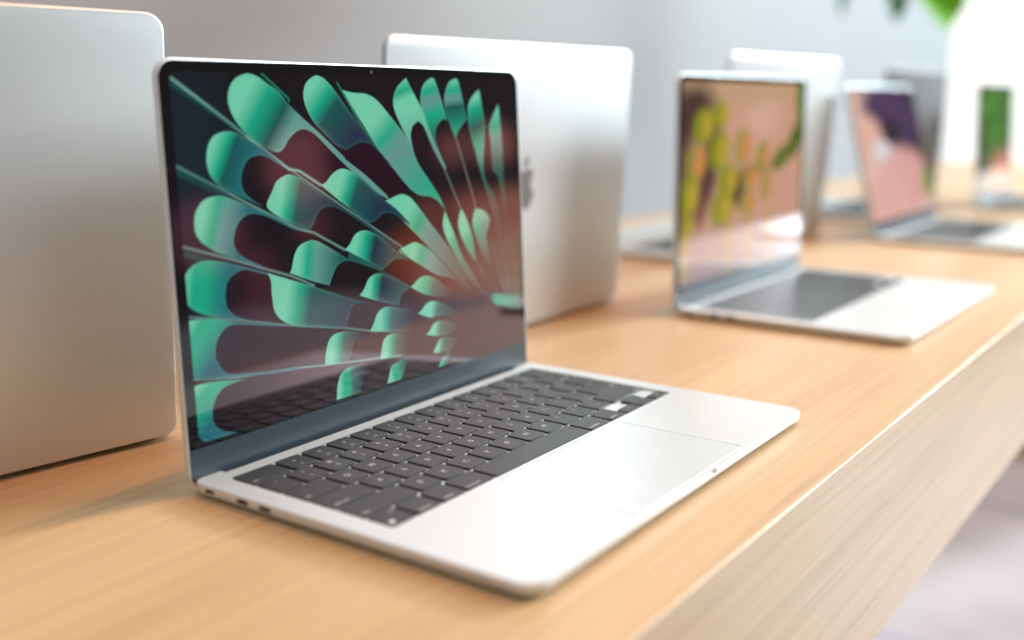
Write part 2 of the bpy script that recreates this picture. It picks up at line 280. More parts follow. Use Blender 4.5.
STRANDS=[
([(-0.006,0.992),(0.110,0.875),(0.256,0.725),(0.283,0.717),(0.336,0.671)],0.0045,'l',0.75),
([(-0.006,0.974),(0.092,0.887),(0.155,0.829)],0.007,'d',0.55),
([(0.205,0.998),(0.267,0.928),(0.268,0.921)],0.003,'g',0.6),
([(-0.008,0.760),(0.090,0.686),(0.159,0.631),(0.272,0.547),(0.309,0.531),(0.392,0.464)],0.004,'l',0.5),
([(-0.007,0.745),(0.054,0.704),(0.101,0.669)],0.012,'d',0.6),
([(-0.005,0.544),(0.117,0.482),(0.185,0.444),(0.240,0.415),(0.264,0.399),(0.301,0.371)],0.004,'l',0.45),
([(-0.006,0.526),(0.056,0.493)],0.009,'d',0.7),
([(-0.008,0.355),(0.069,0.331),(0.256,0.259),(0.380,0.220),(0.471,0.183)],0.003,'l',0.4),
([(0.232,0.749),(0.335,0.653),(0.447,0.550),(0.591,0.420)],0.003,'l',0.5),
([(0.242,0.936),(0.339,0.819),(0.430,0.713),(0.493,0.638)],0.003,'l',0.5),
([(0.399,0.975),(0.462,0.843),(0.545,0.712)],0.003,'g',0.6),
([(0.685,0.783),(0.724,0.686),(0.775,0.547)],0.003,'p',0.55),
([(0.769,0.796),(0.800,0.679),(0.834,0.542)],0.003,'p',0.55),
([(-0.007,0.183),(0.099,0.156),(0.249,0.135),(0.316,0.121),(0.543,0.082)],0.003,'l',0.6),
([(0.773,0.355),(0.842,0.232),(0.952,0.147)],0.002,'g',0.3),
([(0.952,0.140),(0.937,0.200)],0.0028,'l',0.5),
([(0.937,0.200),(0.923,0.259)],0.0028,'l',0.4),
([(0.923,0.259),(0.907,0.329)],0.0028,'l',0.25),
([(0.907,0.329),(0.887,0.409)],0.0028,'l',0.12),
([(0.959,0.138),(0.946,0.198)],0.0028,'g',0.5),
([(0.946,0.198),(0.933,0.257)],0.0028,'g',0.4),
([(0.933,0.257),(0.919,0.327)],0.0028,'g',0.25),
([(0.919,0.327),(0.901,0.406)],0.0028,'g',0.12),
([(0.966,0.136),(0.955,0.196)],0.0028,'p',0.5),
([(0.955,0.196),(0.944,0.255)],0.0028,'p',0.4),
([(0.944,0.255),(0.931,0.324)],0.0028,'p',0.25),
([(0.931,0.324),(0.916,0.404)],0.0028,'p',0.12),
([(0.974,0.135),(0.964,0.194)],0.0028,'l',0.5),
([(0.964,0.194),(0.954,0.252)],0.0028,'l',0.4),
([(0.954,0.252),(0.943,0.322)],0.0028,'l',0.25),
([(0.943,0.322),(0.930,0.401)],0.0028,'l',0.12),
([(0.981,0.133),(0.973,0.192)],0.0028,'g',0.5),
([(0.973,0.192),(0.965,0.250)],0.0028,'g',0.4),
([(0.965,0.250),(0.955,0.320)],0.0028,'g',0.25),
([(0.955,0.320),(0.944,0.399)],0.0028,'g',0.12),
([(0.989,0.131),(0.982,0.190)],0.0028,'p',0.5),
([(0.982,0.190),(0.976,0.248)],0.0028,'p',0.4),
([(0.976,0.248),(0.968,0.317)],0.0028,'p',0.25),
([(0.968,0.317),(0.960,0.396)],0.0028,'p',0.12),
([(0.996,0.129),(0.991,0.187)],0.0028,'l',0.5),
([(0.991,0.187),(0.987,0.245)],0.0028,'l',0.4),
([(0.987,0.245),(0.981,0.315)],0.0028,'l',0.25),
([(0.981,0.315),(0.974,0.394)],0.0028,'l',0.12),
([(1.004,0.127),(1.000,0.185)],0.0028,'g',0.5),
([(1.000,0.185),(0.997,0.243)],0.0028,'g',0.4),
([(0.997,0.243),(0.994,0.312)],0.0028,'g',0.25),
([(0.994,0.312),(0.989,0.392)],0.0028,'g',0.12),
([(1.011,0.125),(1.009,0.183)],0.0028,'p',0.5),
([(1.009,0.183),(1.008,0.241)],0.0028,'p',0.4),
([(1.008,0.241),(1.006,0.310)],0.0028,'p',0.25),
([(1.006,0.310),(1.004,0.389)],0.0028,'p',0.12),
([(1.019,0.123),(1.018,0.181)],0.0028,'l',0.5),
([(1.018,0.181),(1.019,0.239)],0.0028,'l',0.4),
([(1.019,0.239),(1.019,0.307)],0.0028,'l',0.25),
([(1.019,0.307),(1.020,0.386)],0.0028,'l',0.12),
([(1.026,0.121),(1.028,0.179)],0.0028,'g',0.5),
([(1.028,0.179),(1.030,0.236)],0.0028,'g',0.4),
([(1.030,0.236),(1.033,0.305)],0.0028,'g',0.25),
([(1.033,0.305),(1.036,0.384)],0.0028,'g',0.12),
]

def srgb(r, g, b): return np.array([((c/255+.055)/1.055)**2.4 if c > 10 else c/255/12.92 for c in (r, g, b)])
PAL = {'m': (srgb(110, 202, 168), 1), 'g': (srgb(0, 164, 128), 1), 'd': (srgb(0, 82, 78), 1), 'n': (srgb(0, 46, 66), 1),
       'b': (srgb(20, 100, 110), 1), 'a': (srgb(90, 150, 140), 1), 'x': (srgb(60, 130, 120), .55), 'y': (srgb(60, 120, 110), .25),
       'z': (srgb(40, 110, 105), .0), 'l': (srgb(130, 190, 175), 1), 'p': (srgb(150, 165, 145), 1)}
def smooth_outline(pts, k=3):
    n = len(pts); out = []
    for i in range(n):
        p0, p1, p2, p3 = (np.array(pts[(i+j-1) % n]) for j in range(4))
        def sharp(a, b, c):
            u = b-a; v = c-b; lu = np.hypot(*u)+1e-9; lv = np.hypot(*v)+1e-9
            return (u@v)/(lu*lv) < .35
        m1 = (p2-p0)*.5*(0 if sharp(p0, p1, p2) else 1); m2 = (p3-p1)*.5*(0 if sharp(p1, p2, p3) else 1)
        L = np.hypot(*(p2-p1))
        for m in (m1, m2):
            q = np.hypot(*m)
            if q > L: m *= L/q
        for s in range(k):
            t = s/k
            out.append(p1*(2*t**3-3*t*t+1)+m1*(t**3-2*t*t+t)+p2*(-2*t**3+3*t*t)+m2*(t**3-t*t))
    return np.array(out)
class Canvas:
    def __init__(s, nx, ny, ss=2):
        s.nx, s.ny, s.ss = nx, ny, ss; s.W, s.H = nx*ss, ny*ss
        s.im = np.zeros((s.H, s.W, 3))
    def region(s, lo, hi):
        x0 = max(0, int(lo[0]*s.W)-2); x1 = min(s.W, int(hi[0]*s.W)+3); y0 = max(0, int(lo[1]*s.H)-2); y1 = min(s.H, int(hi[1]*s.H)+3)
        if x0 >= x1 or y0 >= y1: return None
        X, Y = np.meshgrid((np.arange(x0, x1)+.5)/s.W, (np.arange(y0, y1)+.5)/s.H)
        return x0, x1, y0, y1, X, Y
    def inside(s, P, X, Y):
        ins = np.zeros(X.shape, bool)
        Q = np.roll(P, -1, 0)
        for (ax, ay), (bx, by) in zip(P, Q):
            if ay == by: continue
            c = ((ay > Y) != (by > Y)) & (X < (bx-ax)*(Y-ay)/(by-ay)+ax)
            ins ^= c
        return ins
    def petal(s, pts, g0, g1, stops, rim=True, pal=PAL):
        P = smooth_outline(pts); rg = s.region(P.min(0), P.max(0))
        if rg is None: return
        x0, x1, y0, y1, X, Y = rg; ins = s.inside(P, X, Y)
        g0 = np.array(g0); d = np.array(g1)-g0; asp = np.array([1.54, 1.0]); dd = (d*asp)@(d*asp)
        t = np.clip(((X-g0[0])*d[0]*asp[0]**2+(Y-g0[1])*d[1])/dd, 0, 1)
        ks = []; cs = []; al = []
        for q in stops.split():
            k = float(q[:-1]); ks.append(k if k == 1 else k*.6); c, a = pal[q[-1]]; cs.append(c); al.append(a)
        C = np.stack([np.interp(t, ks, [c[j] for c in cs]) for j in range(3)], -1); A = np.interp(t, ks, al)
        if rim:   # lighter lip that every ribbon of the picture has along its outline
            D = np.full(X.shape, 9.)
            Q = np.roll(P, -1, 0)
            for (ax, ay), (bx, by) in zip(P*asp, Q*asp):
                ex, ey = bx-ax, by-ay; l2 = ex*ex+ey*ey+1e-12; px, py = X*asp[0]-ax, Y-ay
                h = np.clip((px*ex+py*ey)/l2, 0, 1); D = np.minimum(D, np.hypot(px-ex*h, py-ey*h))
            k = np.exp(-(D/.006)**1.3)*.45*(1-.8*t)
            C = C*(1-k[..., None])+pal['m'][0]*k[..., None]*.85
        A = (A*ins)[..., None]
        s.im[y0:y1, x0:x1] = s.im[y0:y1, x0:x1]*(1-A)+C*A
    def strand(s, pts, w, key, alpha, pal=PAL):
        P = np.array(pts); rg = s.region(P.min(0)-w*2, P.max(0)+w*2)
        if rg is None: return
        x0, x1, y0, y1, X, Y = rg; D = np.full(X.shape, 9.)
        asp = 1.54
        for (ax, ay), (bx, by) in zip(P, P[1:]):
            ax, bx = ax*asp, bx*asp; ex, ey = bx-ax, by-ay; l2 = ex*ex+ey*ey+1e-12; px, py = X*asp-ax, Y-ay
            h = np.clip((px*ex+py*ey)/l2, 0, 1); D = np.minimum(D, np.hypot(px-ex*h, py-ey*h))
        A = (np.clip(1.5-D/(w*.9), 0, 1)*alpha)[..., None]
        s.im[y0:y1, x0:x1] = s.im[y0:y1, x0:x1]*(1-A)+pal[key][0]*A
    def blob(s, cx, cy, rx, ry, colr, a=1, rot=0, soft=.45):
        X, Y = np.meshgrid((np.arange(s.W)+.5)/s.W, (np.arange(s.H)+.5)/s.H)
        u = X-cx; v = Y-cy; c, q = math.cos(R(rot)), math.sin(R(rot)); u, v = u*c+v*q, -u*q+v*c
        d = np.hypot(u/rx, v/ry); A = (np.clip((1+soft/2-d)/soft, 0, 1)*a)[..., None]
        s.im = s.im*(1-A)+srgb(*colr)*A
    def result(s): return s.im.reshape(s.ny, s.ss, s.nx, s.ss, 3).mean((1, 3))
def display_mesh(img, x0, x1, y0, y1, z, r):
    ny, nx = img.shape[:2]
    X, Y = np.meshgrid(np.linspace(x0, x1, nx), np.linspace(y0, y1, ny))
    # draw the rim rows inward at the rounded corners
    for sx in (0, 1):
        for sy in (0, 1):
            cx = x0+r if not sx else x1-r; cy = y0+r if not sy else y1-r
            k = ((X < cx) if not sx else (X > cx)) & ((Y < cy) if not sy else (Y > cy))
            dx = np.abs(X-cx)/r; dy = np.abs(Y-cy)/r; q = np.maximum(dx, dy); h = np.hypot(dx, dy)+1e-9
            f = np.where(k, q/h, 1.0)
            X = np.where(k, cx+(X-cx)*f, X); Y = np.where(k, cy+(Y-cy)*f, Y)
    co = np.stack([X, Y, np.full_like(X, z)], -1).reshape(-1, 3)
    i = (np.arange(ny-1)[:, None]*nx+np.arange(nx-1)[None, :]).ravel()
    fc = np.stack([i, i+1, i+nx+1, i+nx], -1).astype(np.int32)
    me = bpy.data.meshes.new('display')
    me.vertices.add(len(co)); me.vertices.foreach_set('co', co.ravel().astype(np.float32))
    me.loops.add(fc.size); me.loops.foreach_set('vertex_index', fc.ravel())
    me.polygons.add(len(fc)); me.polygons.foreach_set('loop_start', np.arange(0, fc.size, 4, dtype=np.int32))
    me.polygons.foreach_set('loop_total', np.full(len(fc), 4, dtype=np.int32))
    me.update(calc_edges=True)
    at = me.color_attributes.new('picture', 'FLOAT_COLOR', 'POINT')
    c4 = np.ones((nx*ny, 4), np.float32); c4[:, :3] = img.reshape(-1, 3)
    at.data.foreach_set('color', c4.ravel())
    return me

def fan_picture():
    c = Canvas(600, 390); c.im[:] = srgb(5, 8, 12)
    c.blob(.02, .75, .09, .30, (0, 34, 42), .9, 0, 1.2); c.blob(.03, .45, .06, .2, (0, 26, 36), .8, 0, 1.2)
    for p in STRANDS: c.strand(*p)
    for i, (pts, g0, g1, st) in enumerate(PETALS): c.petal(pts, g0, g1, st, rim=(i > 0))
    return c.result()
def painted_plant_reflection():  # plants mirrored in the glass, painted as screen emission
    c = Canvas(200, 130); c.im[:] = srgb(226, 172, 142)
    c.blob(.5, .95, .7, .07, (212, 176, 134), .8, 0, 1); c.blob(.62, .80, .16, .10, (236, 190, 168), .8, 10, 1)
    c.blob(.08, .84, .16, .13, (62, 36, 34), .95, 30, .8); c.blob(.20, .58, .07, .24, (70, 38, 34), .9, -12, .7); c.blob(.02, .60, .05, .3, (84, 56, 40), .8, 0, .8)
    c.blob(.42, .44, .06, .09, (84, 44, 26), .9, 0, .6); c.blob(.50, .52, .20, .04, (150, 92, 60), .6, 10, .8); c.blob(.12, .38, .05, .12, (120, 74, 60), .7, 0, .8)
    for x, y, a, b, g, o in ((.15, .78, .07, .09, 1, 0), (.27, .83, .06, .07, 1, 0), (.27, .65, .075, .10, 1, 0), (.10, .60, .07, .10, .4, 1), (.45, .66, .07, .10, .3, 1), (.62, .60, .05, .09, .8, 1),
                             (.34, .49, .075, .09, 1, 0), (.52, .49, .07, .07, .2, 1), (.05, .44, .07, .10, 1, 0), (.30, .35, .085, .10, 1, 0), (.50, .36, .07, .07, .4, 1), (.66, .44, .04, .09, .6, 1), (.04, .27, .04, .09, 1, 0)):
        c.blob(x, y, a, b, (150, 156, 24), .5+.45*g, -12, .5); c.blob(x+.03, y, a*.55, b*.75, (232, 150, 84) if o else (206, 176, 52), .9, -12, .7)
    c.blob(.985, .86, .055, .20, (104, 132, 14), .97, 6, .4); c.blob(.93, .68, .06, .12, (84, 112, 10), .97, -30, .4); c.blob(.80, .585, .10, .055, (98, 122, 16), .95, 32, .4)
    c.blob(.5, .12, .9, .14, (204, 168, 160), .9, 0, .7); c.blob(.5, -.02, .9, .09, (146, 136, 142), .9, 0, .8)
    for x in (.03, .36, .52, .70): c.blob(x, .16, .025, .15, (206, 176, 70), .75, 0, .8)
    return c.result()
def painted_person_reflection():  # mirrored person painted into the emission colours
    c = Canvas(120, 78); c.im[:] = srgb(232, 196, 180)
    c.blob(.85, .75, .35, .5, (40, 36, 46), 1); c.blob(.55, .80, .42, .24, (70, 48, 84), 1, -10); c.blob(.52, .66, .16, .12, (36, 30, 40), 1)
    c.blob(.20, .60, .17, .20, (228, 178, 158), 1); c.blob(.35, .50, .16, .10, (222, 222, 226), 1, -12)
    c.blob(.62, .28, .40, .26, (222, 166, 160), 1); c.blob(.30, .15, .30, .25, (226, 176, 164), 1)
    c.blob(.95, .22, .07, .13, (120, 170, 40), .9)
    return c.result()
def painted_foliage_reflection():  # foliage reflection painted straight into the screen colours
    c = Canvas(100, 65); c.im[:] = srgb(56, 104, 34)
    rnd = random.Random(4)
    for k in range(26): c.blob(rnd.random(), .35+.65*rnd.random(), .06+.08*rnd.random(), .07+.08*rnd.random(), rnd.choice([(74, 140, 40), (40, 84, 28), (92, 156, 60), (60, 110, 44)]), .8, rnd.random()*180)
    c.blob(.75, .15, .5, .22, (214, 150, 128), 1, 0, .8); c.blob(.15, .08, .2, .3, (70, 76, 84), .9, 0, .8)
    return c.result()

# ------------------------------------------------------------------ laptop
def text_mesh(s, size):
    cu = bpy.data.curves.new('t', 'FONT'); cu.body = s; cu.size = size; cu.align_x = 'CENTER'; cu.align_y = 'CENTER'
    cu.resolution_u = 2
    o = bpy.data.objects.new('t', cu); col.objects.link(o)
    dg = bpy.context.evaluated_depsgraph_get(); dg.update()
    me = bpy.data.meshes.new_from_object(o.evaluated_get(dg), depsgraph=dg)
    bpy.data.objects.remove(o); bpy.data.curves.remove(cu)
    return me
_tc = {}
def glyph(bm, s, size, x, y, z):
    k = (s, size)
    if k not in _tc: _tc[k] = text_mesh(s, size)
    n0 = len(bm.verts); f0 = len(bm.faces)
    bm.from_mesh(_tc[k]); bm.verts.ensure_lookup_table(); bm.faces.ensure_lookup_table()
    for v in bm.verts[n0:]: v.co.x += x; v.co.y += y; v.co.z = z
    for f in bm.faces[f0:]:
        f.material_index = 1
        f.normal_update()
        if f.normal.z < 0: f.normal_flip()
PX, PY, GX, GY = 19.05, 18.5, 2.2, 2.0
def key_rows():
    rows = []
    rows.append([(1.5, 'esc', 'w')]+[(1, 'F%d' % i, 'f') for i in range(1, 13)]+[(1, '', 'touch')])
    rows.append([(1, a, '2') for a in ('~`', '!1', '@2', '#3', '$4', '%5', '^6', '&7', '*8', '(9', ')0', '_-', '+=')]+[(1.5, 'delete', 'wr')])
    rows.append([(1.5, 'tab', 'w')]+[(1, a, 'c') for a in 'QWERTYUIOP']+[(1, '{[', '2'), (1, '}]', '2'), (1, '|\\', '2')])
    rows.append([(1.75, 'caps lock', 'w')]+[(1, a, 'c') for a in 'ASDFGHJKL']+[(1, ':;', '2'), (1, '"\'', '2'), (1.75, 'return', 'wr')])
    rows.append([(2.25, 'shift', 'w')]+[(1, a, 'c') for a in 'ZXCVBNM']+[(1, '<,', '2'), (1, '>.', '2'), (1, '?/', '2'), (2.25, 'shift', 'wr')])
    rows.append([(1, 'fn', 'fn'), (1, 'control', 'w'), (1, 'option', 'w'), (1.25, 'command', 'w'), (5, '', 's'), (1.25, 'command', 'w'), (1, 'option', 'w'),
                 (1, '<', 'al'), (1, '', 'ud'), (1, '>', 'al')])
    return rows
def make_key(x0, y0, x1, y1, zf, zt, txt, kind, parent):
    bm = bmesh.new()
    slab(bm, x0*MM, y0*MM, x1*MM, y1*MM, 1.6*MM, [(.0, zf*MM), (0, (zt-.22)*MM), (.08*MM, (zt-.06)*MM), (.3*MM, zt*MM)], 4)
    z = (zt+.03)*MM; cx, cy = (x0+x1)/2, (y0+y1)/2
    g = lambda s, sz, x, y: glyph(bm, s, sz*MM, x*MM, y*MM, z)
    if kind == 'c': g(txt, 4.6, cx, cy)
    elif kind == '2': g(txt[0], 3.6, cx, cy+3.4); g(txt[1], 3.6, cx, cy-3.2)
    elif kind == 'w': g(txt, 2.9, x0+2.2+len(txt)*.66, y0+3)
    elif kind == 'wr': g(txt, 2.9, x1-2.2-len(txt)*.66, y0+3)
    elif kind == 'f': g(txt, 2.3, cx, y0+3.2); g('o', 3.6, cx, cy+2)
    elif kind == 'fn':
        g('fn', 2.9, x1-3.4, y1-3.4)
        n = 20; rr = 1.7
        a = [bm.verts.new(((x0+4+rr*math.cos(2*math.pi*k/n))*MM, (y0+4+rr*math.sin(2*math.pi*k/n))*MM, z)) for k in range(n)]
        bm.faces.new(a).material_index = 1
    elif kind == 'al': g(txt, 3.0, cx, cy)
    elif kind in '^v': g(kind, 3.0, cx, cy)
    me = bpy.data.meshes.new('key')
    bm.to_mesh(me); bm.free()
    return link('key', me, [KEY, LEGEND], parent)

def emblem_mesh():
    # bitten fruit with a leaf, unit height about 1
    body = [(0, .31), (.09, .35), (.21, .365), (.33, .33), (.40, .26), (.33, .19), (.295, .09), (.31, -.02), (.36, -.10), (.43, -.145),
            (.39, -.26), (.32, -.38), (.245, -.465), (.17, -.495), (.09, -.475), (0, -.45), (-.09, -.475), (-.18, -.495), (-.26, -.455), (-.35, -.34),
            (-.42, -.19), (-.455, -.03), (-.445, .13), (-.385, .26), (-.29, .335), (-.19, .36), (-.09, .34)]
    leaf = [(.0, .40), (.02, .50), (.09, .59), (.20, .64), (.205, .55), (.16, .46), (.085, .405)]
    bm = bmesh.new()
    for out in (body, leaf):
        P = smooth_outline(out, 4)
        loft(bm, [[(p[0], p[1], z) for p in P] for z in (-.004, .004)])
    return bm

def key_tray_and_keys(W, H, parent, z0, zt):
    kx0 = (W-(14.5*PX-GX))/2; ky1 = H-18.5
    bm = bmesh.new()   # thin liner that closes the recess
    slab(bm, (kx0-1.2)*MM, (ky1-6*PY+GY-1.2)*MM, (kx0+14.5*PX-GX+1.2)*MM, (ky1+1.2)*MM, 2.2*MM, [(0, (z0-.3)*MM), (0, z0*MM)], 5)
    tray = from_bm('keyboard', bm, SILVER, parent)
    for r, row in enumerate(key_rows()):
        x = kx0; y1 = ky1-r*PY; y0 = y1-(PY-GY)
        for w, txt, kind in row:
            x1 = x+w*PX-GX
            if kind == 'al': make_key(x, y0, x1, y0+7.9, z0, zt, txt, kind, tray)
            elif kind == 'ud':
                make_key(x, y0, x1, y0+7.9, z0, zt, 'v', 'v', tray); make_key(x, y0+8.5, x1, y1, z0, zt, '^', '^', tray)
            else: make_key(x, y0, x1, y1, z0, zt, txt, kind, tray)
            x = x1+GX
    return tray

def make_laptop(kind, W, H, picture, shell, label, front_tray=True):
    """origin: centre of the footprint on the table; front edge towards -y"""
    root = empty('laptop', label, 'laptop', (0, 0, 0))
    off = Matrix.Translation((-W/2*MM, -H/2*MM, 0))
    T = 7.8; r = 11.0
    bm = bmesh.new()
    slab(bm, 0, 0, W*MM, (H-5.3)*MM, (r*MM, r*MM, 7*MM, 7*MM), [(6*MM, .8*MM), (4.5*MM, 1.0*MM), (2.0*MM, 1.7*MM), (.7*MM, 2.9*MM), (.12*MM, 4.4*MM), (0, 5.6*MM), (0, (T-.55)*MM), (.12*MM, (T-.18)*MM), (.45*MM, T*MM)], 12)
    base = from_bm('base', bm, None, root)
    kx0 = (W-(14.5*PX-GX))/2; ky1 = H-18.5; ky0 = ky1-6*PY+GY
    c = []
    b = bmesh.new(); slab(b, (kx0-1.2)*MM, (ky0-1.2)*MM, (kx0+14.5*PX-GX+1.2)*MM, (ky1+1.2)*MM, 2.2*MM, [(0, 6.2*MM), (0, 9*MM)], 5); c.append(b)
    b = bmesh.new(); boxbm(b, 19*MM, (H-9.5)*MM, 2.5*MM, (W-19)*MM, (H+3)*MM, 10*MM); c.append(b)
    tw = 124. if W < 320 else 145.
    ty1 = ky0-3.6; ty0 = 3.0
    b = bmesh.new(); slab(b, (W/2-tw/2)*MM, ty0*MM, (W/2+tw/2)*MM, ty1*MM, 4*MM, [(0, 6.9*MM), (0, 9*MM)], 6); c.append(b)
    b = bmesh.new()   # finger scoop in the front edge
    pts = [(W/2-21, -2), (W/2-20, .2), (W/2-17, 1.15), (W/2+17, 1.15), (W/2+20, .2), (W/2+21, -2)]
    loft(b, [[(x*MM, y*MM, z*MM) for x, y in pts] for z in (5.4, 9)]); c.append(b)
    ports = [(H-19.5, 7.0, 2.3), (H-43.5, 8.6, 2.7), (H-59.5, 8.6, 2.7)]
    def pill(yc, w, h, zc, xa, xb, s=1.0):
        b = bmesh.new(); n = 8; P = []
        for k in range(n+1): a = R(-90+180*k/n); P.append((w/2-h/2+h/2*math.cos(a), h/2*math.sin(a)))
        for k in range(n+1): a = R(90+180*k/n); P.append((-w/2+h/2+h/2*math.cos(a), h/2*math.sin(a)))
        loft(b, [[(x*MM, (yc+p*s)*MM, (zc+q*s)*MM) for p, q in P] for x in (xa, xb)]); return b
    for yc, w, h in ports: c.append(pill(yc, w, h, 5.0, -1, 5))
    cut(base, c)
    base.data.transform(off)
    base.data.materials.clear(); base.data.materials.append(shell)
    for p in base.data.polygons: p.use_smooth = False
    for yc, w, h in ports:
        b = pill(yc, w, h, 5.0, 1.2, 4.9, .99); bmesh.ops.transform(b, matrix=off, verts=b.verts); from_bm('port', b, PORT, base)
    b = bmesh.new(); slab(b, (W/2-tw/2+.4)*MM, (ty0+.4)*MM, (W/2+tw/2-.4)*MM, (ty1-.4)*MM, 3.8*MM, [(0, 6.9*MM), (0, (T-.12)*MM), (.1*MM, (T-.03)*MM)], 6)
    bmesh.ops.transform(b, matrix=off, verts=b.verts); from_bm('trackpad', b, TRACK if shell is SILVER else shell, base)
    for fx in (22, W-22):
        for fy in (20, H-20):
            b = bmesh.new(); cyl(b, (fx*MM, fy*MM, 0.0), (fx*MM, fy*MM, 1.0*MM), 6*MM, 6.5*MM)
            bmesh.ops.transform(b, matrix=off, verts=b.verts); from_bm('rubber_foot', b, BLACK, base)
    tray = key_tray_and_keys(W, H, root, 6.5, T+.1)
    tray.location = (-W/2*MM, -H/2*MM, 0)
    b = bmesh.new(); cyl(b, (20.5*MM, (H-7.4)*MM, 5.2*MM), ((W-20.5)*MM, (H-7.4)*MM, 5.2*MM), 2.0*MM)
    bmesh.ops.transform(b, matrix=off, verts=b.verts); from_bm('hinge', b, BLACK, root, True)
    # lid, in its own frame: x, y up the lid, z out of the glass
    L = H-4
    bm = bmesh.new()
    slab(bm, -W/2*MM, -4.6*MM, W/2*MM, L*MM, (8*MM, 8*MM, 10.5*MM, 10.5*MM), [(1.6*MM, -3.2*MM), (.75*MM, -3.0*MM), (.2*MM, -2.3*MM), (0, -1.5*MM), (0, .55*MM), (.15*MM, .8*MM), (.4*MM, .9*MM)], 12)
    lid = from_bm('lid', bm, shell, root, True, 50)
    lid.location = (0, (H/2-4)*MM, 7.5*MM)
    bm = bmesh.new()
    slab(bm, (-W/2+1.0)*MM, -3.6*MM, (W/2-1.0)*MM, (L-1.0)*MM, (6*MM, 6*MM, 9.5*MM, 9.5*MM), [(0, .8*MM), (.02*MM, 1.0*MM)], 12)
    from_bm('bezel', bm, BLACKGLASS, lid)
    bm = bmesh.new()
    slab(bm, (-W/2+1.4)*MM, -3.2*MM, (W/2-1.4)*MM, 15.2*MM, (6*MM, 6*MM, .5*MM, .5*MM), [(0, .9*MM), (.02*MM, 1.08*MM)], 8)
    from_bm('chin', bm, CHIN, lid)
    me = display_mesh(picture, (-W/2+7.3)*MM, (W/2-7.3)*MM, 17.5*MM, (L-6.5)*MM, 1.06*MM, 6*MM)
    link('display', me, DISP, lid)
    b = bmesh.new(); cyl(b, (0, (L-4.2)*MM, .9*MM), (0, (L-4.2)*MM, 1.12*MM), 1.0*MM, 1.0*MM, 16); from_bm('camera_lens', b, LENSM, lid)
    bm = emblem_mesh(); s = 40*MM*(W/340.)
    bmesh.ops.scale(bm, vec=(-s, s, 1), verts=bm.verts)
    for v in bm.verts: v.co.z = -3.26*MM if v.co.z < 0 else -3.1*MM
    bmesh.ops.translate(bm, vec=(0, (L/2)*MM, 0), verts=bm.verts)
    from_bm('emblem', bm, POLISHED, lid)
    return root, lid
def copy_laptop(src, label):
    r = src.copy(); col.objects.link(r); r['label'] = label; lid = None
    for ch in list(src.children):
        c = ch.copy(); col.objects.link(c); c.parent = r
        if ch.name.startswith('lid'): lid = c
        for g in list(ch.children):
            d = g.copy(); col.objects.link(d); d.parent = c
    return r, lid
def place(root, lid, x, y, ang, scale, yaw, back, W, H):
    """x, y: left end of the hinge line in mm as seen from the aisle"""
    a, b = W/2*scale, -H/2*scale*(-1 if back else 1)
    cx = x+a*math.cos(R(yaw))-b*math.sin(R(yaw)); cy = y+a*math.sin(R(yaw))+b*math.cos(R(yaw))
    root.location = (cx*MM, cy*MM, TZ); root.rotation_euler = (0, 0, R(yaw+(180 if back else 0))); root.scale = (scale,)*3
    lid.rotation_euler = (R(ang), 0, 0)
# ------------------------------------------------------------------ the shop
def panel(name, x0, y0, z0, x1, y1, z1, m):
    bm = bmesh.new(); boxbm(bm, x0, y0, z0, x1, y1, z1); return structure(from_bm(name, bm, m))
def floor_mat():
    m, N, L, b = new_mat('polished_floor')
    tc = N.new('ShaderNodeTexCoord')
    no = N.new('ShaderNodeTexNoise'); no.inputs['Scale'].default_value = 1.6; no.inputs['Detail'].default_value = 4
    L.new(tc.outputs['Object'], no.inputs['Vector'])
    cr = N.new('ShaderNodeValToRGB'); L.new(no.outputs[0], cr.inputs[0])
    cr.color_ramp.elements[0].position = .35; cr.color_ramp.elements[0].color = (.50, .44, .46, 1)
    cr.color_ramp.elements[1].position = .65; cr.color_ramp.elements[1].color = (.72, .65, .66, 1)
    br = N.new('ShaderNodeTexBrick'); br.inputs['Scale'].default_value = 1.0
    br.inputs['Color1'].default_value = (1, .97, .97, 1); br.inputs['Color2'].default_value = (.90, .92, .95, 1); br.inputs['Mortar'].default_value = (.62, .66, .75, 1)
    br.inputs['Mortar Size'].default_value = .012; br.inputs['Brick Width'].default_value = .9; br.inputs['Row Height'].default_value = .9; br.offset = 0
    L.new(tc.outputs['Object'], br.inputs['Vector'])
    mx = N.new('ShaderNodeMix'); mx.data_type = 'RGBA'; mx.blend_type = 'MULTIPLY'; mx.inputs[0].default_value = 1
    L.new(cr.outputs[0], mx.inputs[6]); L.new(br.outputs[0], mx.inputs[7]); L.new(mx.outputs[2], b.inputs['Base Color'])
    b.inputs['Roughness'].default_value = .28
    return m
FLOOR = floor_mat()
WALL = simple('grey_wall_paint', (.345, .345, .352), .7, noise=.03, nscale=3)
WHITE = simple('white_wall_paint', (.80, .80, .79), .8, noise=.02, nscale=3)
panel('floor', -4, -6, -.05, 6.3, 1.6, 0, FLOOR)
panel('wall_back', -4, 1.30, 0, 6.2, 1.40, 3.4, WALL)
panel('trim_1', -4, 1.285, 0, 6.2, 1.30, .10, WHITE)

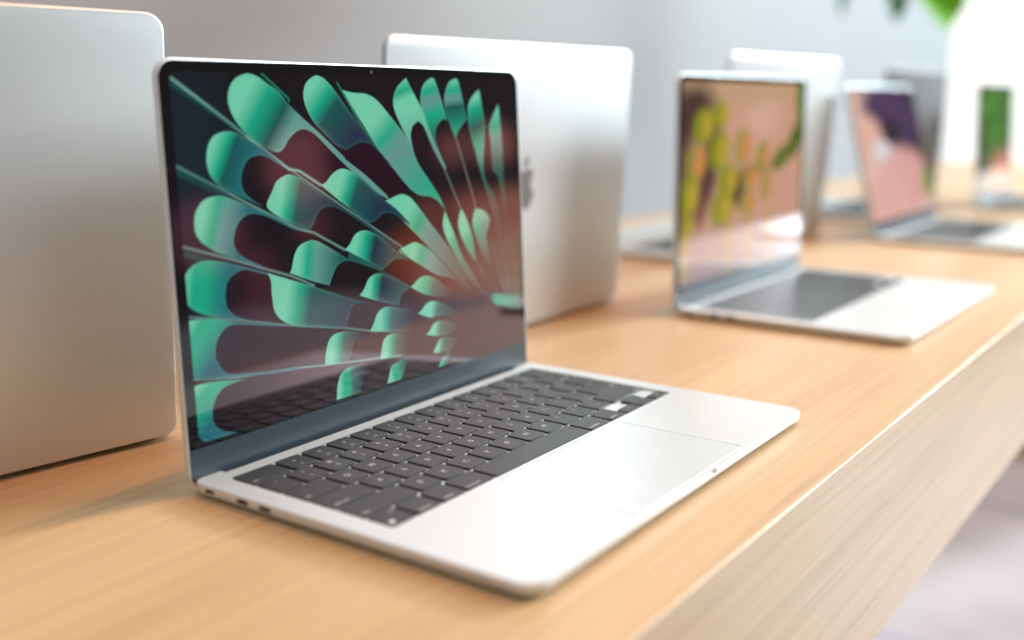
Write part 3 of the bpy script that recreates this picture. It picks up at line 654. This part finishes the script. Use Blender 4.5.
# table: one long oak counter with panel legs
t = empty('display_table', 'long light oak shop table with a deep square front edge carrying all the laptops', 'table', (0, 0, 0))
ROT = Matrix.Rotation(R(-.5), 4, 'Z')
def tpart(name, bm, mat):
    bmesh.ops.transform(bm, matrix=ROT, verts=bm.verts); return from_bm(name, bm, mat, t)
FY, BY, X0, X1, AP = -.0445, .640, -1.6, 3.3, .142
bm = bmesh.new()
v = boxbm(bm, X0, FY, TZ-.03, X1, BY, TZ)
bmesh.ops.bevel(bm, geom=[e for e in bm.edges if all(abs(w.co.z-TZ) < 1e-5 for w in e.verts)], offset=.0010, segments=3, affect='EDGES', profile=.5)
tpart('tabletop', bm, OAK)
for yy in ((FY+.0006, FY+.026), (BY-.026, BY-.0006)):
    bm = bmesh.new(); boxbm(bm, X0+.001, yy[0], TZ-AP, X1-.001, yy[1], TZ-.03); tpart('apron', bm, OAK)
for xx in (X0+.001, X1-.121):
    bm = bmesh.new(); boxbm(bm, xx, FY+.03, 0, xx+.12, BY-.03, TZ-.03)
    bmesh.ops.bevel(bm, geom=[e for e in bm.edges if abs(e.verts[0].co.z-e.verts[1].co.z) > .1], offset=.003, segments=2, affect='EDGES')
    tpart('leg', bm, OAK)

fan = fan_picture(); plant_refl = painted_plant_reflection()*.78; person_refl = painted_person_reflection(); foliage_refl = painted_foliage_reflection()
S13 = (304.1, 215.0); S15 = (340.4, 237.6)
front = 'open silver laptops facing the aisle'; back = 'laptops on the far side with their lids toward the camera'
def new_display(lid, img, W, H):
    L = H-4
    for ch in lid.children:
        if ch.name.startswith('display'):
            ch.data = display_mesh(img, (-W/2+7.3)*MM, (W/2-7.3)*MM, 17.5*MM, (L-6.5)*MM, 1.06*MM, 6*MM); ch.data.materials.append(DISP)
def group(o, g): o['group'] = g
A, Alid = make_laptop('small', *S13, fan, SILVER, 'large foremost open silver laptop showing teal ribbon fan wallpaper above black keys')
B, Blid = copy_laptop(A, 'open silver laptop in the middle with yellow-green and peach reflections painted on its screen')
C_, Clid = copy_laptop(A, 'distant open laptop, screen tilted back, with a purple-black and pink reflection painted on it')
D, Dlid = copy_laptop(A, 'farthest laptop at right edge of view with a green foliage reflection painted on screen')
for lid, im in ((Blid, plant_refl), (Clid, person_refl), (Dlid, foliage_refl)): new_display(lid, im, *S13)
place(A, Alid, 0, 215, 87.2, 1.002, 0, False, *S13)
place(B, Blid, 552.8, 218.7, 89.28, 1.013, -1.03, False, *S13)
place(C_, Clid, 1182.5, 223.4, 75.6, 1.019, -1.63, False, *S13)
place(D, Dlid, 1718.6, 203.1, 87.6, 1.032, 0, False, *S13)
E_, Elid = make_laptop('large', *S15, foliage_refl, SILVER, 'large laptop seen from behind at left edge, plain silver lid with brownish lower half')
F, Flid = copy_laptop(E_, 'laptop seen from behind the teal-screened one, bright white lid with a grey emblem')
G, Glid = copy_laptop(E_, 'laptop behind the yellow-green screen, lid back pale at the top and dark below')
H_, Hlid = copy_laptop(E_, 'farthest lid seen from behind, dull dark grey, beyond the purple and pink screen')
place(E_, Elid, -285.8, 346.1, 87.83, 1.018, -9.16, True, *S15)
place(F, Flid, 241.1, 297.4, 87.2, 1.01, -.83, True, *S15)
place(G, Glid, 844.9, 311.6, 85.7, 1.043, -1.51, True, *S15)
place(H_, Hlid, 1405, 288, 87, 1.025, -1.51, True, *S15)
for o in (A, B, C_, D): group(o, front)
for o in (E_, F, G, H_): group(o, back)
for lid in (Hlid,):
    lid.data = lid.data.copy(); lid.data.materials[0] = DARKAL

# ------------------------------------------------------------------ hanging plant, its lowest leaves reach into view
LEAF = simple('fresh_green_leaf', (.22, .70, .03), .45, noise=.35, nscale=9)
LEAFD = simple('deep_green_leaf', (.05, .20, .035), .5, noise=.35, nscale=9)
STEM = simple('plant_stem', (.10, .16, .05), .6); POTM = simple('white_ceramic', (.75, .74, .72), .4, noise=.04); CORD = simple('grey_cord', (.3, .3, .3), .7)
hp = empty('hanging_plant', 'green broad-leaved plant hanging above the far end of the table, only lowest leaves in view', 'plant', (2.66, .52, TZ+.795))
def leaf_bm(base, tip, width, droop, roll):
    base = Vector(base); tip = Vector(tip); d = tip-base; L = d.length; f = d.normalized()
    s = f.cross(Vector((0, 0, 1)))
    s = (s.normalized() if s.length > .05 else Vector((0, 1, 0))); s = Matrix.Rotation(roll, 3, f) @ s; up = s.cross(f)
    n = 12; m = 6; bm = bmesh.new(); grid = {}
    for lay, dz in ((0, .0012), (1, -.0012)):
        for i in range(n+1):
            t = i/n; w = width*math.sin(math.pi*min(1, t*.97+.03))**.75*(1-.35*t)
            for j in range(-m, m+1):
                u = j/m
                grid[lay, i, j] = bm.verts.new(base+f*(t*L)+s*(u*w)+up*(abs(u)*w*.28+droop*t*(1-t)+dz*(1-abs(u)*.6)+.002*math.sin(t*26)*abs(u)))
        for i in range(n):
            for j in range(-m, m):
                q = [grid[lay, i, j], grid[lay, i, j+1], grid[lay, i+1, j+1], grid[lay, i+1, j]]
                bm.faces.new(q if lay == 0 else q[::-1])
    return bm
def tube(bm, pts, r):
    for a, b in zip(pts, pts[1:]): cyl(bm, a, b, r, r, 8)
bm = bmesh.new(); n = 28
loft(bm, [[(rr*math.cos(2*math.pi*k/n), rr*math.sin(2*math.pi*k/n), z) for k in range(n)] for rr, z in ((.06, 0), (.10, .02), (.13, .09), (.135, .16), (.125, .16), (.12, .14))])
from_bm('pot', bm, POTM, hp, True)
for k in range(3):
    a = 2*math.pi*k/3; bm = bmesh.new(); cyl(bm, (.13*math.cos(a), .13*math.sin(a), .155), (0, 0, .8), .0025, .0025, 8); from_bm('cord', bm, CORD, hp)
bm = bmesh.new(); cyl(bm, (0, 0, .78), (0, 0, 3.4-TZ-.795-.05), .004, .004, 8); from_bm('cord', bm, CORD, hp)
rnd = random.Random(8)
specs = [((.0, .05, -.22), (-.03, -.035, -.425), .11, LEAF), ((.03, -.03, -.24), (.0, -.09, -.37), .06, LEAF), ((.0, .15, -.22), (-.02, .10, -.40), .07, LEAFD), ((.05, .22, -.25), (.05, .27, -.375), .06, LEAFD), ((.05, -.12, -.24), (.10, -.20, -.36), .05, LEAFD),
         ((-.10, .05, -.2), (-.2, .1, -.30), .05, LEAF), ((.1, .05, -.15), (.2, .1, -.27), .05, LEAFD)]
for k in range(9):
    a = rnd.random()*6.28; z = -.05-.1*rnd.random()
    specs.append(((.15*math.cos(a), .15*math.sin(a), z), (.27*math.cos(a), .27*math.sin(a), z-.07), .045, rnd.choice([LEAF, LEAFD])))
for b0, t0, w, m in specs:
    b0 = Vector(b0)
    a = math.atan2(b0.y, b0.x); rim = Vector((.12*math.cos(a), .12*math.sin(a), .165)); out = Vector((.16*math.cos(a), .16*math.sin(a), .12))
    bm = bmesh.new(); tube(bm, [Vector((.04*math.cos(a), .04*math.sin(a), .13)), rim+Vector((0, 0, .02)), out, (out+b0)/2+Vector((.01, 0, .0)), b0], .003)
    st = from_bm('stem', bm, STEM, hp)
    from_bm('leaf', leaf_bm(b0, t0, w, .02, rnd.random()*.6-.3), m, hp, True)
panel('trim_2', 2.60, -3, 3.35, 2.72, 1.30, 3.42, WHITE)
